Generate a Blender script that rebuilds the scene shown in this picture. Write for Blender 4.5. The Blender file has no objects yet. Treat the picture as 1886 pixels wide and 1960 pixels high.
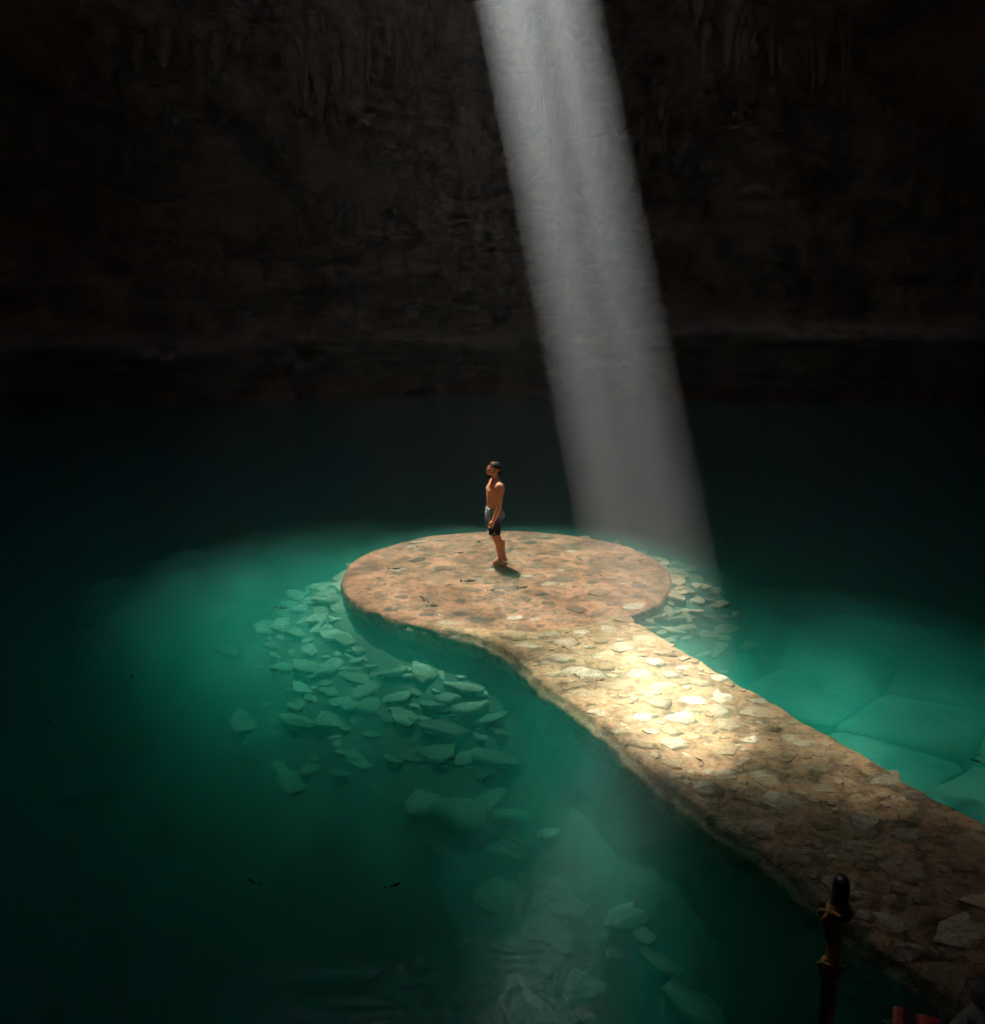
import bpy, bmesh, math, random
import numpy as np
from mathutils import Vector, Matrix, Euler

R = math.radians
scene = bpy.context.scene
col = scene.collection
rng = np.random.default_rng(7)
random.seed(7)

# ------------------------------------------------------------------ camera
CAM_H, PITCH = 4.7, 14.0
cam_d = bpy.data.cameras.new("camera")
cam_d.sensor_fit = 'HORIZONTAL'
cam_d.sensor_width = 36.0
cam_d.lens = 36.0 * 1715.0 / 1886.0
cam_d.clip_start, cam_d.clip_end = 0.05, 500.0
cam = bpy.data.objects.new("camera", cam_d)
cam.location = (0, 0, CAM_H)
cam.rotation_euler = (R(90 - PITCH), 0, 0)
col.objects.link(cam)
scene.camera = cam

# ------------------------------------------------------------------ light
TX, TY = -0.195, 0.34            # horizontal run towards the sun per metre of height
SUN_EL = math.atan2(1.0, math.hypot(TX, TY))
SUN_AZ = math.atan2(TX, TY)
world = bpy.data.worlds.new("World")
scene.world = world
world.use_nodes = True
wn = world.node_tree
wn.nodes.clear()
wo = wn.nodes.new('ShaderNodeOutputWorld')
wb = wn.nodes.new('ShaderNodeBackground')
ws = wn.nodes.new('ShaderNodeTexSky')
ws.sky_type = 'NISHITA'
ws.sun_disc = False
ws.sun_elevation = SUN_EL
ws.sun_rotation = SUN_AZ
wb.inputs['Strength'].default_value = 0.15
wn.links.new(ws.outputs[0], wb.inputs[0])
wn.links.new(wb.outputs[0], wo.inputs[0])

sun_d = bpy.data.lights.new("sun", 'SUN')
sun_d.energy = 5.0
sun_d.angle = R(1.5)
sun_d.color = (1.0, 0.91, 0.79)
sun = bpy.data.objects.new("sun", sun_d)
sun.rotation_euler = Vector((TX, TY, 1.0)).to_track_quat('Z', 'Y').to_euler()
sun.location = (TX * 60, 10 + TY * 60, 60)
col.objects.link(sun)

scene.view_settings.view_transform = 'Standard'
scene.view_settings.look = 'None'
scene.view_settings.gamma = 1.0
scene.view_settings.exposure = 3.05
scene.view_settings.use_curve_mapping = False
cy = scene.cycles
cy.max_bounces = 6
cy.diffuse_bounces = 3
cy.glossy_bounces = 3
cy.transmission_bounces = 4
cy.volume_bounces = 1
cy.use_adaptive_sampling = True
cy.adaptive_threshold = 0.025
cy.transparent_max_bounces = 16
cy.use_denoising = True
cy.sample_clamp_indirect = 3.0
cy.caustics_reflective = False
cy.caustics_refractive = False

# ------------------------------------------------------------------ helpers
def _hash(i, j, k):
    n = (i * 374761393 + j * 668265263 + k * 2147483647 + 1013) & 0xffffffff
    n = ((n ^ (n >> 13)) * 1274126177) & 0xffffffff
    n = n ^ (n >> 16)
    return (n & 0xffff) / 65535.0

def vnoise(x, y, z=0.0):
    x, y, z = np.broadcast_arrays(np.asarray(x, float), np.asarray(y, float), np.asarray(z, float))
    i, j, k = [np.floor(a).astype(np.int64) for a in (x, y, z)]
    u, v, w = x - i, y - j, z - k
    u, v, w = [a * a * (3 - 2 * a) for a in (u, v, w)]
    r = 0
    for a in (0, 1):
        for b in (0, 1):
            for c in (0, 1):
                r = r + _hash(i + a, j + b, k + c) * (u if a else 1 - u) * (v if b else 1 - v) * (w if c else 1 - w)
    return r * 2 - 1

def fbm(x, y, z=0.0, o=4):
    s, a = 0, 1.0
    for q in range(o):
        s = s + a * vnoise(np.asarray(x) * 2 ** q + 17.3 * q, np.asarray(y) * 2 ** q - 9.1 * q, np.asarray(z) * 2 ** q + 3.7 * q)
        a *= 0.5
    return s

def sstep(a, b, x):
    t = np.clip((np.asarray(x, float) - a) / (b - a), 0, 1)
    return t * t * (3 - 2 * t)

def mesh_np(name, verts, faces, smooth=True, sharp=None):
    me = bpy.data.meshes.new(name)
    me.from_pydata([tuple(map(float, v)) for v in verts], [], [tuple(map(int, f)) for f in faces])
    me.validate()
    if smooth:
        me.polygons.foreach_set('use_smooth', np.ones(len(me.polygons), bool))
    me.update()
    if sharp:
        me.set_sharp_from_angle(angle=R(sharp))
    return me

def link(name, me, mat=None, parent=None, loc=None, rot=None, scale=None):
    o = bpy.data.objects.new(name, me)
    col.objects.link(o)
    if mat is not None and me is not None and not me.materials:
        me.materials.append(mat)
    if parent is not None:
        o.parent = parent
    if loc is not None: o.location = loc
    if rot is not None: o.rotation_euler = rot
    if scale is not None: o.scale = scale
    return o

def tag(o, label=None, cat=None, group=None, kind=None):
    if label: o['label'] = label
    if cat: o['category'] = cat
    if group: o['group'] = group
    if kind: o['kind'] = kind
    return o

def empty(name, loc, rz=0.0):
    o = bpy.data.objects.new(name, None)
    o.empty_display_size = 0.2
    col.objects.link(o)
    o.location = loc
    o.rotation_euler = (0, 0, rz)
    return o

def grid_faces(nu, nv, wrap=False):
    f = []
    for i in range(nu if wrap else nu - 1):
        for j in range(nv - 1):
            a = i * nv + j
            b = ((i + 1) % nu) * nv + j
            f.append((a, b, b + 1, a + 1))
    return f

def tube(points, radii, seg=10, cap=True):
    """verts, faces of a tube swept along points"""
    pts = [Vector(p) for p in points]
    V, Fc = [], []
    up = Vector((0.13, 0.31, 0.94))
    for i, p in enumerate(pts):
        t = (pts[min(i + 1, len(pts) - 1)] - pts[max(i - 1, 0)]).normalized()
        a = t.cross(up)
        if a.length < 1e-3: a = t.cross(Vector((1, 0, 0)))
        a.normalize()
        b = t.cross(a).normalized()
        for k in range(seg):
            q = 2 * math.pi * k / seg
            V.append(p + (a * math.cos(q) + b * math.sin(q)) * radii[i])
    for i in range(len(pts) - 1):
        for k in range(seg):
            Fc.append((i * seg + k, i * seg + (k + 1) % seg, (i + 1) * seg + (k + 1) % seg, (i + 1) * seg + k))
    if cap:
        Fc.append(tuple(range(seg))[::-1])
        Fc.append(tuple((len(pts) - 1) * seg + k for k in range(seg)))
    return V, Fc

# ------------------------------------------------------------------ materials
class NT:
    def __init__(self, name):
        self.m = bpy.data.materials.new(name)
        self.m.use_nodes = True
        self.t = self.m.node_tree
        self.t.nodes.clear()
        self.out = self.n('ShaderNodeOutputMaterial')
    def n(self, typ, **kw):
        x = self.t.nodes.new(typ)
        for k, v in kw.items():
            setattr(x, k, v)
        return x
    def l(self, a, b):
        self.t.links.new(a, b)
    def val(self, sock, v):
        if hasattr(v, 'is_output') or isinstance(v, bpy.types.NodeSocket):
            self.l(v, sock)
        else:
            sock.default_value = v
    def coord(self, scale=(1, 1, 1), which='Object', loc=(0, 0, 0)):
        c = self.n('ShaderNodeTexCoord')
        m = self.n('ShaderNodeMapping')
        m.inputs['Scale'].default_value = scale
        m.inputs['Location'].default_value = loc
        if which == 'World':
            g = self.n('ShaderNodeNewGeometry')
            self.l(g.outputs['Position'], m.inputs['Vector'])
        else:
            self.l(c.outputs[which], m.inputs['Vector'])
        return m.outputs[0]
    def noise(self, vec, scale, detail=6, rough=0.6, dist=0.0):
        x = self.n('ShaderNodeTexNoise')
        x.inputs['Scale'].default_value = scale
        x.inputs['Detail'].default_value = detail
        x.inputs['Roughness'].default_value = rough
        x.inputs['Distortion'].default_value = dist
        self.l(vec, x.inputs['Vector'])
        return x.outputs['Fac']
    def vor(self, vec, scale, feature='F1'):
        x = self.n('ShaderNodeTexVoronoi', feature=feature)
        x.inputs['Scale'].default_value = scale
        self.l(vec, x.inputs['Vector'])
        return x.outputs['Distance']
    def ramp(self, fac, stops, interp='LINEAR'):
        x = self.n('ShaderNodeValToRGB')
        x.color_ramp.interpolation = interp
        el = x.color_ramp.elements
        while len(el) < len(stops): el.new(0.5)
        for e, (p, c) in zip(el, stops):
            e.position = p
            e.color = c if len(c) == 4 else (*c, 1)
        self.l(fac, x.inputs[0])
        return x.outputs[0]
    def mix(self, fac, a, b, mode='MIX'):
        x = self.n('ShaderNodeMix', data_type='RGBA', blend_type=mode)
        self.val(x.inputs[0], fac)
        for s, v in ((x.inputs[6], a), (x.inputs[7], b)):
            if isinstance(v, tuple) and len(v) == 3: v = (*v, 1)
            self.val(s, v)
        return x.outputs[2]
    def math(self, op, a, b=0.0):
        x = self.n('ShaderNodeMath', operation=op)
        self.val(x.inputs[0], a); self.val(x.inputs[1], b)
        return x.outputs[0]
    def bsdf(self, color, rough=0.8, bump=None, bstr=0.3, bdist=0.05, spec=0.3, **kw):
        b = self.n('ShaderNodeBsdfPrincipled')
        if isinstance(color, tuple) and len(color) == 3: color = (*color, 1)
        self.val(b.inputs['Base Color'], color)
        self.val(b.inputs['Roughness'], rough)
        b.inputs['Specular IOR Level'].default_value = spec
        for k, v in kw.items():
            b.inputs[k].default_value = v
        if bump is not None:
            u = self.n('ShaderNodeBump')
            u.inputs['Strength'].default_value = bstr
            u.inputs['Distance'].default_value = bdist
            self.l(bump, u.inputs['Height'])
            self.l(u.outputs[0], b.inputs['Normal'])
        self.l(b.outputs[0], self.out.inputs['Surface'])
        return b

W3 = lambda v: (v, v, v, 1)

def mat_cave():
    n = NT('cave limestone')
    c = n.coord((1, 1, 1), 'World')
    cs = n.coord((0.4, 0.4, 1.5), 'World')     # bedding
    cv = n.coord((1.0, 1.0, 0.13), 'World')      # drip streaks
    a = n.noise(c, 0.30, 8, 0.62, 0.8)
    s = n.noise(cs, 0.75, 8, 0.68, 0.9)
    v = n.noise(cv, 0.9, 7, 0.6, 0.3)
    where = n.ramp(n.noise(c, 0.16, 3, 0.5), [(0.44, W3(0)), (0.60, W3(1))])
    base = n.ramp(a, [(0.34, (0.07, 0.032, 0.016)), (0.48, (0.32, 0.145, 0.072)), (0.62, (0.62, 0.32, 0.17))])
    base = n.mix(n.ramp(s, [(0.50, W3(0)), (0.68, W3(0.6))]), base, (0.52, 0.29, 0.17))
    base = n.mix(n.ramp(s, [(0.32, W3(0.8)), (0.44, W3(0))]), base, (0.07, 0.05, 0.04))  # dark in the bump's low bands: crevice shade put into the colour
    st = n.mix(n.ramp(v, [(0.48, W3(0)), (0.62, W3(0.85))]), base, (0.08, 0.055, 0.042))
    base = n.mix(where, base, st)
    base = n.mix(n.ramp(n.noise(cv, 0.36, 5, 0.6), [(0.57, W3(0)), (0.7, W3(0.8))]), base, (0.46, 0.23, 0.11))
    # pale band above the water: light on the ledge put into the colour
    pz = n.n('ShaderNodeSeparateXYZ'); n.l(n.coord((1, 1, 1), 'World'), pz.inputs[0])
    bz = n.math('ADD', n.math('SUBTRACT', pz.outputs[2], n.math('MULTIPLY', pz.outputs[0], 0.022)), n.math('MULTIPLY', n.noise(c, 0.25, 4, 0.6), 1.6))
    bed = n.ramp(n.math('DIVIDE', bz, 10.0), [(0.29, W3(0)), (0.32, W3(0.8)), (0.38, W3(0.7)), (0.42, W3(0))])
    base = n.mix(n.math('MULTIPLY', bed, n.ramp(n.noise(c, 0.5, 5, 0.6), [(0.4, W3(0)), (0.55, W3(1))])), base, (0.72, 0.44, 0.28))
    h = n.math('ADD', n.math('MULTIPLY', s, 1.1), n.math('MULTIPLY', n.noise(c, 1.7, 9, 0.68), 1.0))
    h = n.math('ADD', h, n.math('MULTIPLY', n.math('MULTIPLY', v, where), 0.6))
    n.bsdf(base, 0.9, h, 1.0, 0.6, 0.15)
    return n.m

def mat_mortar(name, sand, dark, pale, wet=0.45):
    n = NT(name)
    c = n.coord((1, 1, 1), 'World')
    a = n.noise(c, 0.9, 8, 0.65, 0.6)
    b = n.noise(c, 5.0, 8, 0.7)
    d = n.noise(c, 38.0, 4, 0.7)
    base = n.ramp(a, [(0.32, dark), (0.48, sand), (0.62, sand), (0.78, pale)])
    base = n.mix(n.ramp(b, [(0.38, W3(0.85)), (0.55, W3(0))]), base, tuple(x * 0.42 for x in dark[:3]) + (1,))
    base = n.mix(n.ramp(n.noise(c, 13.0, 6, 0.75), [(0.38, W3(0.7)), (0.52, W3(0))]), base, tuple(x * 0.5 for x in dark[:3]) + (1,))
    base = n.mix(n.ramp(n.noise(c, 9.0, 6, 0.75), [(0.60, W3(0)), (0.74, W3(0.5))]), base, tuple(min(0.75, x * 1.1) for x in pale[:3]) + (1,))
    base = n.mix(n.ramp(n.noise(c, 2.1, 6, 0.7), [(0.60, W3(0)), (0.72, W3(0.55))]), base, (0.52, 0.24, 0.07, 1))
    base = n.mix(n.ramp(d, [(0.3, W3(0.3)), (0.5, W3(0))]), base, tuple(x * 0.5 for x in dark[:3]) + (1,))
    h = n.math('ADD', n.math('MULTIPLY', b, 1.0), n.math('MULTIPLY', n.noise(c, 22, 6, 0.7), 0.45))
    n.bsdf(base, wet, h, 0.8, 0.06, 0.3)
    return n.m

def mat_stone(name, lo, hi, cover, cov_amt=(0.5, 0.62), scale=1.0, grain=1.0, rough=0.7, skew=1.0):
    """single stones: tone varies from stone to stone, silt lies on them in patches"""
    n = NT(name)
    oi = n.n('ShaderNodeObjectInfo')
    c = n.coord((1, 1, 1), 'World')
    base = n.mix(n.math('POWER', oi.outputs['Random'], skew), lo, hi)
    g = n.noise(c, 14 * scale, 8, 0.72)
    base = n.mix(n.ramp(g, [(0.36, W3(0.65)), (0.58, W3(0))]), base, tuple(x * 0.42 for x in lo))
    base = n.mix(n.ramp(n.noise(c, 60, 3, 0.6), [(0.55, W3(0)), (0.72, W3(0.35))]), base, tuple(min(0.8, x * 1.5) for x in hi))
    k = n.noise(c, 2.6 * scale, 7, 0.66, 0.4)
    base = n.mix(n.ramp(k, [(cov_amt[0], W3(0)), (cov_amt[1], W3(1))]), base, cover)
    h = n.math('ADD', g, n.math('MULTIPLY', n.noise(c, 4.5 * scale, 6, 0.7), 1.2))
    n.bsdf(base, rough, h, 0.75 * grain, 0.05, 0.3)
    return n.m

def mat_plain(name, color, rough=0.6, var=0.25, scale=20.0, spec=0.3, bstr=0.2, **kw):
    n = NT(name)
    c = n.coord((1, 1, 1))
    f = n.noise(c, scale, 5, 0.6)
    base = n.mix(n.ramp(f, [(0.3, W3(0)), (0.7, W3(1))]), tuple(x * (1 - var) for x in color), tuple(min(1, x * (1 + var)) for x in color))
    n.bsdf(base, rough, f, bstr, 0.01, spec, **kw)
    return n.m

M = {}
M['flow'] = mat_plain('flowstone', (0.26, 0.135, 0.072), 0.85, 0.55, 2.0, 0.2, 1.0)
M['cave'] = mat_cave()
M['mortar_p'] = mat_mortar('platform mortar', (0.55, 0.22, 0.118, 1), (0.28, 0.10, 0.052, 1), (0.62, 0.32, 0.19, 1))
M['mortar_w'] = mat_mortar('walkway mortar', (0.54, 0.305, 0.155, 1), (0.31, 0.165, 0.08, 1), (0.66, 0.43, 0.26, 1), 0.5)
M['stone_p'] = mat_stone('platform stone', (0.125, 0.060, 0.041), (0.36, 0.175, 0.105), (0.54, 0.235, 0.135), (0.53, 0.68))
M['stone_pp'] = mat_stone('platform pale stone', (0.42, 0.27, 0.19), (0.60, 0.44, 0.33), (0.46, 0.225, 0.12), (0.55, 0.7))
M['stone_w'] = mat_stone('walkway stone', (0.40, 0.245, 0.12), (0.74, 0.62, 0.45), (0.44, 0.26, 0.12), (0.52, 0.68), 1.2, skew=1.6)
M['stone_r'] = mat_stone('rubble stone', (0.28, 0.25, 0.17), (0.62, 0.56, 0.43), (0.2, 0.18, 0.11), (0.48, 0.7), 0.9)
M['stone_rb'] = mat_stone('brown rubble stone', (0.44, 0.22, 0.13), (0.66, 0.39, 0.255), (0.32, 0.16, 0.09), (0.55, 0.75), 0.9)
M['slab'] = mat_stone('sunken slab', (0.26, 0.25, 0.20), (0.34, 0.33, 0.27), (0.2, 0.19, 0.14), (0.45, 0.8), 0.4)
M['bed'] = mat_stone('lake bed silt', (0.15, 0.14, 0.10), (0.18, 0.17, 0.12), (0.09, 0.085, 0.06), (0.42, 0.7), 0.3)
M['shore'] = mat_stone('shore rock', (0.12, 0.09, 0.065), (0.20, 0.155, 0.115), (0.10, 0.075, 0.05), (0.5, 0.7), 0.6)

# ------------------------------------------------------------------ layout constants
PC = np.array([0.25, 14.95]); PR = 2.85         # round platform
PZ = -0.115                                     # its top, just under the water
WD = np.array([0.42, -0.9075])                  # walkway direction towards the shore
WN = np.array([0.9075, 0.42])                   # across it
W0, W1 = 5.0, 7.16                              # offsets of its two edges along WN
SPOT = np.array([2.25, 10.35])                  # where the shaft of sun lands

def sun_through(x, y):
    """share of the sun that the added, unseen leaf cover lets through, over the water surface"""
    x, y = np.asarray(x, float), np.asarray(y, float)
    def blob(cx, cy, rx, ry, t, soft=0.55):
        d = np.hypot((x - cx) / rx, (y - cy) / ry)
        return t * (1 - sstep(1 - soft, 1 + soft * 0.6, d))
    T = blob(0.35, 14.9, 3.4, 3.25, 0.29, 0.2)
    T = np.maximum(T, blob(-2.6, 14.2, 2.9, 3.3, 0.21, 0.95))
    T = np.maximum(T, blob(-1.2, 11.9, 2.0, 1.8, 0.12, 0.9))
    T = np.maximum(T, blob(1.95, 11.0, 1.75, 2.7, 0.29, 0.5))
    T = np.maximum(T, blob(2.45, 9.9, 1.35, 1.65, 0.15, 0.8))
    T = np.maximum(T, blob(3.9, 10.5, 1.5, 2.3, 0.19, 0.9))
    T = np.maximum(T, blob(5.0, 10.6, 2.3, 3.0, 0.10, 0.95))
    T = np.maximum(T, blob(2.15, 3.5, 0.8, 0.8, 0.022, 0.9))
    T = np.maximum(T, blob(0.5, 7.2, 1.0, 1.7, 0.06, 0.8))
    T = np.maximum(T, blob(0.5, 9.6, 0.9, 1.8, 0.07, 0.9))
    return T * 0.92

# ------------------------------------------------------------------ cave shell
def cave_radius(ph, z):
    """plan radius of the wall around (0, 15) at angle ph (0 = +y)"""
    cx, sy = np.abs(np.sin(ph)), np.abs(np.cos(ph))
    r = 1.0 / ((cx / 27.0) ** 3.2 + (sy / 24.5) ** 3.2) ** (1 / 3.2)
    return r

CC = np.array([0.0, 15.0])
def build_cave_wall():
    ph = np.concatenate([np.linspace(-0.86, 0.86, 430), np.linspace(0.86, 2 * math.pi - 0.86, 90)[1:-1]])
    zz = np.concatenate([np.linspace(-8, -0.6, 8), np.linspace(-0.3, 15.5, 150), np.linspace(15.8, 18.4, 8)])
    P, Z = np.meshgrid(ph, zz, indexing='ij')
    r0 = cave_radius(P, Z)
    ax, ay = np.sin(P), np.cos(P)
    X, Y = CC[0] + r0 * ax, CC[1] + r0 * ay
    tilt = 0.045 * X                                   # beds rise a little to the right
    zt = Z - tilt * 0.5
    inward = -1.0 * (1 - sstep(0.3, 1.9, zt + 0.25 * fbm(X * 0.3, Y * 0.3, 0, 3)))        # undercut at the water
    lz = zt + 0.35 * fbm(X * 0.22, Y * 0.22, 5, 3)
    inward += 1.7 * np.exp(-((lz - 2.6) / 0.5) ** 2)                                      # ledge behind the painted pale band
    inward += 0.7 * np.exp(-((lz - 4.9) / 0.8) ** 2) * (0.5 + 0.5 * vnoise(X * 0.12, 3.1))
    inward += 0.8 * np.exp(-((lz - 10.2) / 1.0) ** 2) * (0.6 + 0.5 * vnoise(X * 0.1, 7.7))
    inward += 6.5 * np.clip((Z - 7.0) / 10.0, 0, 1.3) ** 2
    inward += 2.6 * fbm(X * 0.10, Y * 0.10, Z * 0.13, 4) - 1.0 * np.exp(-((lz - 8.0) / 1.5) ** 2) * sstep(-0.1, 0.5, vnoise(X * 0.09 + 4, 2.2))
    strata = fbm(X * 0.16, Y * 0.16, zt * 1.5, 3)
    inward += 0.55 * np.sign(strata) * np.abs(strata) ** 0.6 * sstep(-0.5, 0.5, fbm(X * 0.13, Z * 0.2, 3, 2))
    inward += 0.34 * fbm(X * 0.9, Y * 0.9, Z * 1.3, 4)
    flute = vnoise(X * 1.7, Y * 0.4, Z * 0.10) + 0.5 * vnoise(X * 3.9, Y * 0.4, Z * 0.16)
    inward += 0.26 * flute * sstep(4.5, 9.5, Z) + 0.12 * flute
    rr = r0 - inward
    V = np.stack([CC[0] + rr * ax, CC[1] + rr * ay, Z], -1).reshape(-1, 3)
    me = mesh_np('cave_wall', V, grid_faces(len(ph), len(zz), True))
    o = link('cave_wall', me, M['cave'])
    tag(o, 'dark brown limestone cave wall with ledges behind the pool', 'cave wall', kind='structure')
    return o
cave_wall = build_cave_wall()

ROOF_Z = 17.0
ADDED_SLITS = [(-17.0, 14.0, 26.5, 29.2)]   # crack added to light the far wall, hidden by an added roof rib
def build_roof():
    s = 0.5
    xs = np.arange(-32, 32.01, s); ys = np.arange(-14, 44.01, s)
    X, Y = np.meshgrid(xs, ys, indexing='ij')
    Zl = ROOF_Z + 0.5 * fbm(X * 0.25, Y * 0.25, 2, 3)
    Zl = np.minimum(Zl, ROOF_Z + 0.6 - (ROOF_Z + 0.6 - 12.25) * np.exp(-((Y - 25.4) / 0.55) ** 4))  # unseen rib added to keep the crack's light off the foreground
    n = Zl.size
    lo = np.stack([X, Y, Zl], -1).reshape(-1, 3)
    hi = np.stack([X, Y, np.full_like(Zl, ROOF_Z + 1.6)], -1).reshape(-1, 3)
    nv = len(ys)
    xc, yc = X[:-1, :-1] + s / 2, Y[:-1, :-1] + s / 2
    gx, gy = xc - TX * ROOF_Z, yc - TY * ROOF_Z       # where the sun through this cell lands
    hole = sun_through(gx, gy) > 0.008
    wob = 0.3 * fbm(xc * 0.3, yc * 0.3, 9, 3)
    for S in ADDED_SLITS:
        hole |= (xc > S[0] + wob) & (xc < S[1] + wob) & (yc > S[2] + wob) & (yc < S[3] + wob * 0.5)
    F = []
    solid = ~hole
    I, J = solid.shape
    for i in range(I):
        for j in range(J):
            if not solid[i, j]:
                continue
            a, b, c, d = i * nv + j, (i + 1) * nv + j, (i + 1) * nv + j + 1, i * nv + j + 1
            F.append((a, d, c, b)); F.append((a + n, b + n, c + n, d + n))
            for (di, dj, p, q) in ((-1, 0, d, a), (1, 0, b, c), (0, -1, a, b), (0, 1, c, d)):
                ii, jj = i + di, j + dj
                if 0 <= ii < I and 0 <= jj < J and not solid[ii, jj]:
                    F.append((p, q, q + n, p + n))
    me = mesh_np('cave_roof', np.vstack([lo, hi]), F, smooth=False)
    o = link('cave_roof', me, M['cave'])
    tag(o, 'limestone cave roof with an opening, plus an added crack and rib shaping the light', 'cave roof', kind='structure')
    return o
cave_roof = build_roof()

# unseen leaves added over the roof: thin the sun, leave a gap for the shaft
def build_shade_leaves():
    SH = dict(rx=0.71, ry=1.9)
    zl0, zl1 = ROOF_Z + 1.2, ROOF_Z + 3.6
    xs0, xs1, ys0, ys1 = -9, 10, 1.5, 21
    N = 330000
    x = rng.uniform(xs0, xs1, N); y = rng.uniform(ys0, ys1, N)
    A = (xs1 - xs0) * (ys1 - ys0)
    size = rng.uniform(0.045, 0.10, N)
    area = float(np.mean(size * size * 0.55)) * 0.86
    T = np.clip(sun_through(x, y), 0.0012, 0.9)
    lam = -np.log(T)
    # shaft
    sx, sy = x - SPOT[0], y - SPOT[1]
    sx, sy = sx * 0.991 - sy * 0.13, sx * 0.13 + sy * 0.991
    d = np.hypot(sx / SH['rx'], sy / SH['ry'])
    clear = d < 1 + 0.10 * vnoise(np.arctan2(y - SPOT[1], x - SPOT[0]) * 2.5, 0.3)
    ring = (~clear) & (d < 1.5)
    lam = np.where(clear, 0.55 * sstep(0.0, 0.6, vnoise(sx * 6.5 + 2.3, sy * 0.22)), lam)
    big = np.sqrt(np.maximum(1.0, lam / 2.0))          # large leaves where the cover is thick
    size = size * big
    keep = rng.uniform(0, 1, N) < lam * A / (N * area) / big ** 2
    x, y, size = x[keep], y[keep], size[keep]
    # sprigs added in the gap put streaks into the shaft
    h = rng.uniform(zl0, zl1, len(x))
    cx, cyy = x + TX * h, y + TY * h
    # unseen leaf mass added to keep direct sun out of the crack
    Q = []
    for S in ADDED_SLITS:
        m = 34000
        hh = rng.uniform(6.0, 9.0, m)
        Q.append(np.stack([rng.uniform(S[0] - 3, S[1] + 3, m) + TX * hh, rng.uniform(S[2] - 2.6, S[3] + 2.6, m) + TY * hh, ROOF_Z + hh], 1))
    Q = np.vstack(Q)
    px, py, pz = Q.T
    qs = rng.uniform(0.28, 0.5, len(Q))
    x = np.concatenate([cx, px]); y = np.concatenate([cyy, py]); z = np.concatenate([h, pz]); s = np.concatenate([size, qs])
    n = len(x)
    th = rng.uniform(0, 2 * math.pi, n)
    nx, ny = rng.normal(0, 0.38, n), rng.normal(0, 0.38, n)
    u = np.stack([np.cos(th), np.sin(th), -nx * np.cos(th) - ny * np.sin(th)], 1)
    v = np.stack([-np.sin(th), np.cos(th), nx * np.sin(th) - ny * np.cos(th)], 1)
    P = np.stack([x, y, z], 1)
    s = s[:, None]
    V = np.stack([P - u * s, P - v * s * 0.55 , P + u * s, P + v * s * 0.55], 1) * 1.0
    # half sizes: long axis s, short 0.55 s -> scale to diamond of area ~0.55 s^2
    V = P[:, None, :] + (V - P[:, None, :]) * 0.707
    V = V.reshape(-1, 3)
    F = np.arange(4 * n).reshape(n, 4)
    me = bpy.data.meshes.new('shade_leaves')
    me.vertices.add(4 * n); me.vertices.foreach_set('co', V.ravel())
    me.loops.add(4 * n); me.loops.foreach_set('vertex_index', F.ravel())
    me.polygons.add(n); me.polygons.foreach_set('loop_start', np.arange(n) * 4)
    me.update(); me.validate()
    o = link('shade_leaves', me, mat_plain('leaf', (0.06, 0.10, 0.03), 0.6, 0.4, 3.0, bstr=0.0))
    tag(o, 'unseen green leaves added over the cave roof openings to thin and block the sun', 'leaves', kind='stuff')
build_shade_leaves()

# ------------------------------------------------------------------ water
def build_water():
    n = NT('green pool water')
    c = n.coord((1, 1, 1), 'World')
    cw = n.coord((0.8, 2.0, 1), 'World')
    h = n.math('ADD', n.noise(cw, 1.2, 4, 0.55, 0.5), n.math('MULTIPLY', n.noise(c, 7.0, 3, 0.5), 0.12))
    bu = n.n('ShaderNodeBump'); bu.inputs['Strength'].default_value = 0.13; bu.inputs['Distance'].default_value = 0.12
    n.l(h, bu.inputs['Height'])
    fr = n.n('ShaderNodeFresnel'); fr.inputs['IOR'].default_value = 1.33
    n.l(bu.outputs[0], fr.inputs['Normal'])
    gl = n.n('ShaderNodeBsdfGlossy'); gl.inputs['Roughness'].default_value = 0.2
    n.l(bu.outputs[0], gl.inputs['Normal'])
    tr = n.n('ShaderNodeBsdfTransparent')
    mx = n.n('ShaderNodeMixShader')
    n.l(fr.outputs[0], mx.inputs[0]); n.l(tr.outputs[0], mx.inputs[1]); n.l(gl.outputs[0], mx.inputs[2])
    n.l(mx.outputs[0], n.out.inputs['Surface'])
    ab = n.n('ShaderNodeVolumeAbsorption'); ab.inputs['Color'].default_value = (0.25, 0.875, 0.79, 1); ab.inputs['Density'].default_value = 1.0
    sc = n.n('ShaderNodeVolumeScatter'); sc.inputs['Color'].default_value = (0.06, 1.0, 0.79, 1); sc.inputs['Density'].default_value = 0.27
    sc.inputs['Anisotropy'].default_value = 0.1
    ad = n.n('ShaderNodeAddShader')
    n.l(ab.outputs[0], ad.inputs[0]); n.l(sc.outputs[0], ad.inputs[1])
    n.l(ad.outputs[0], n.out.inputs['Volume'])
    bm = bmesh.new()
    bmesh.ops.create_cube(bm, size=1.0)
    for v in bm.verts:
        v.co = Vector((v.co.x * 58, v.co.y * 54 + 15, -9.0 if v.co.z < 0 else 0.0))
    me = bpy.data.meshes.new('pool_water'); bm.to_mesh(me); bm.free()
    o = link('pool_water', me, n.m)
    tag(o, 'still emerald green water of the cave pool', 'water', kind='structure')
build_water()

# ------------------------------------------------------------------ lake bed
def walk_coord(x, y):
    u = (x - 0.13) * WD[0] + (y - 12.0) * WD[1]       # along, from the platform to the shore
    w = x * WN[0] + y * WN[1]
    return u, w

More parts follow.
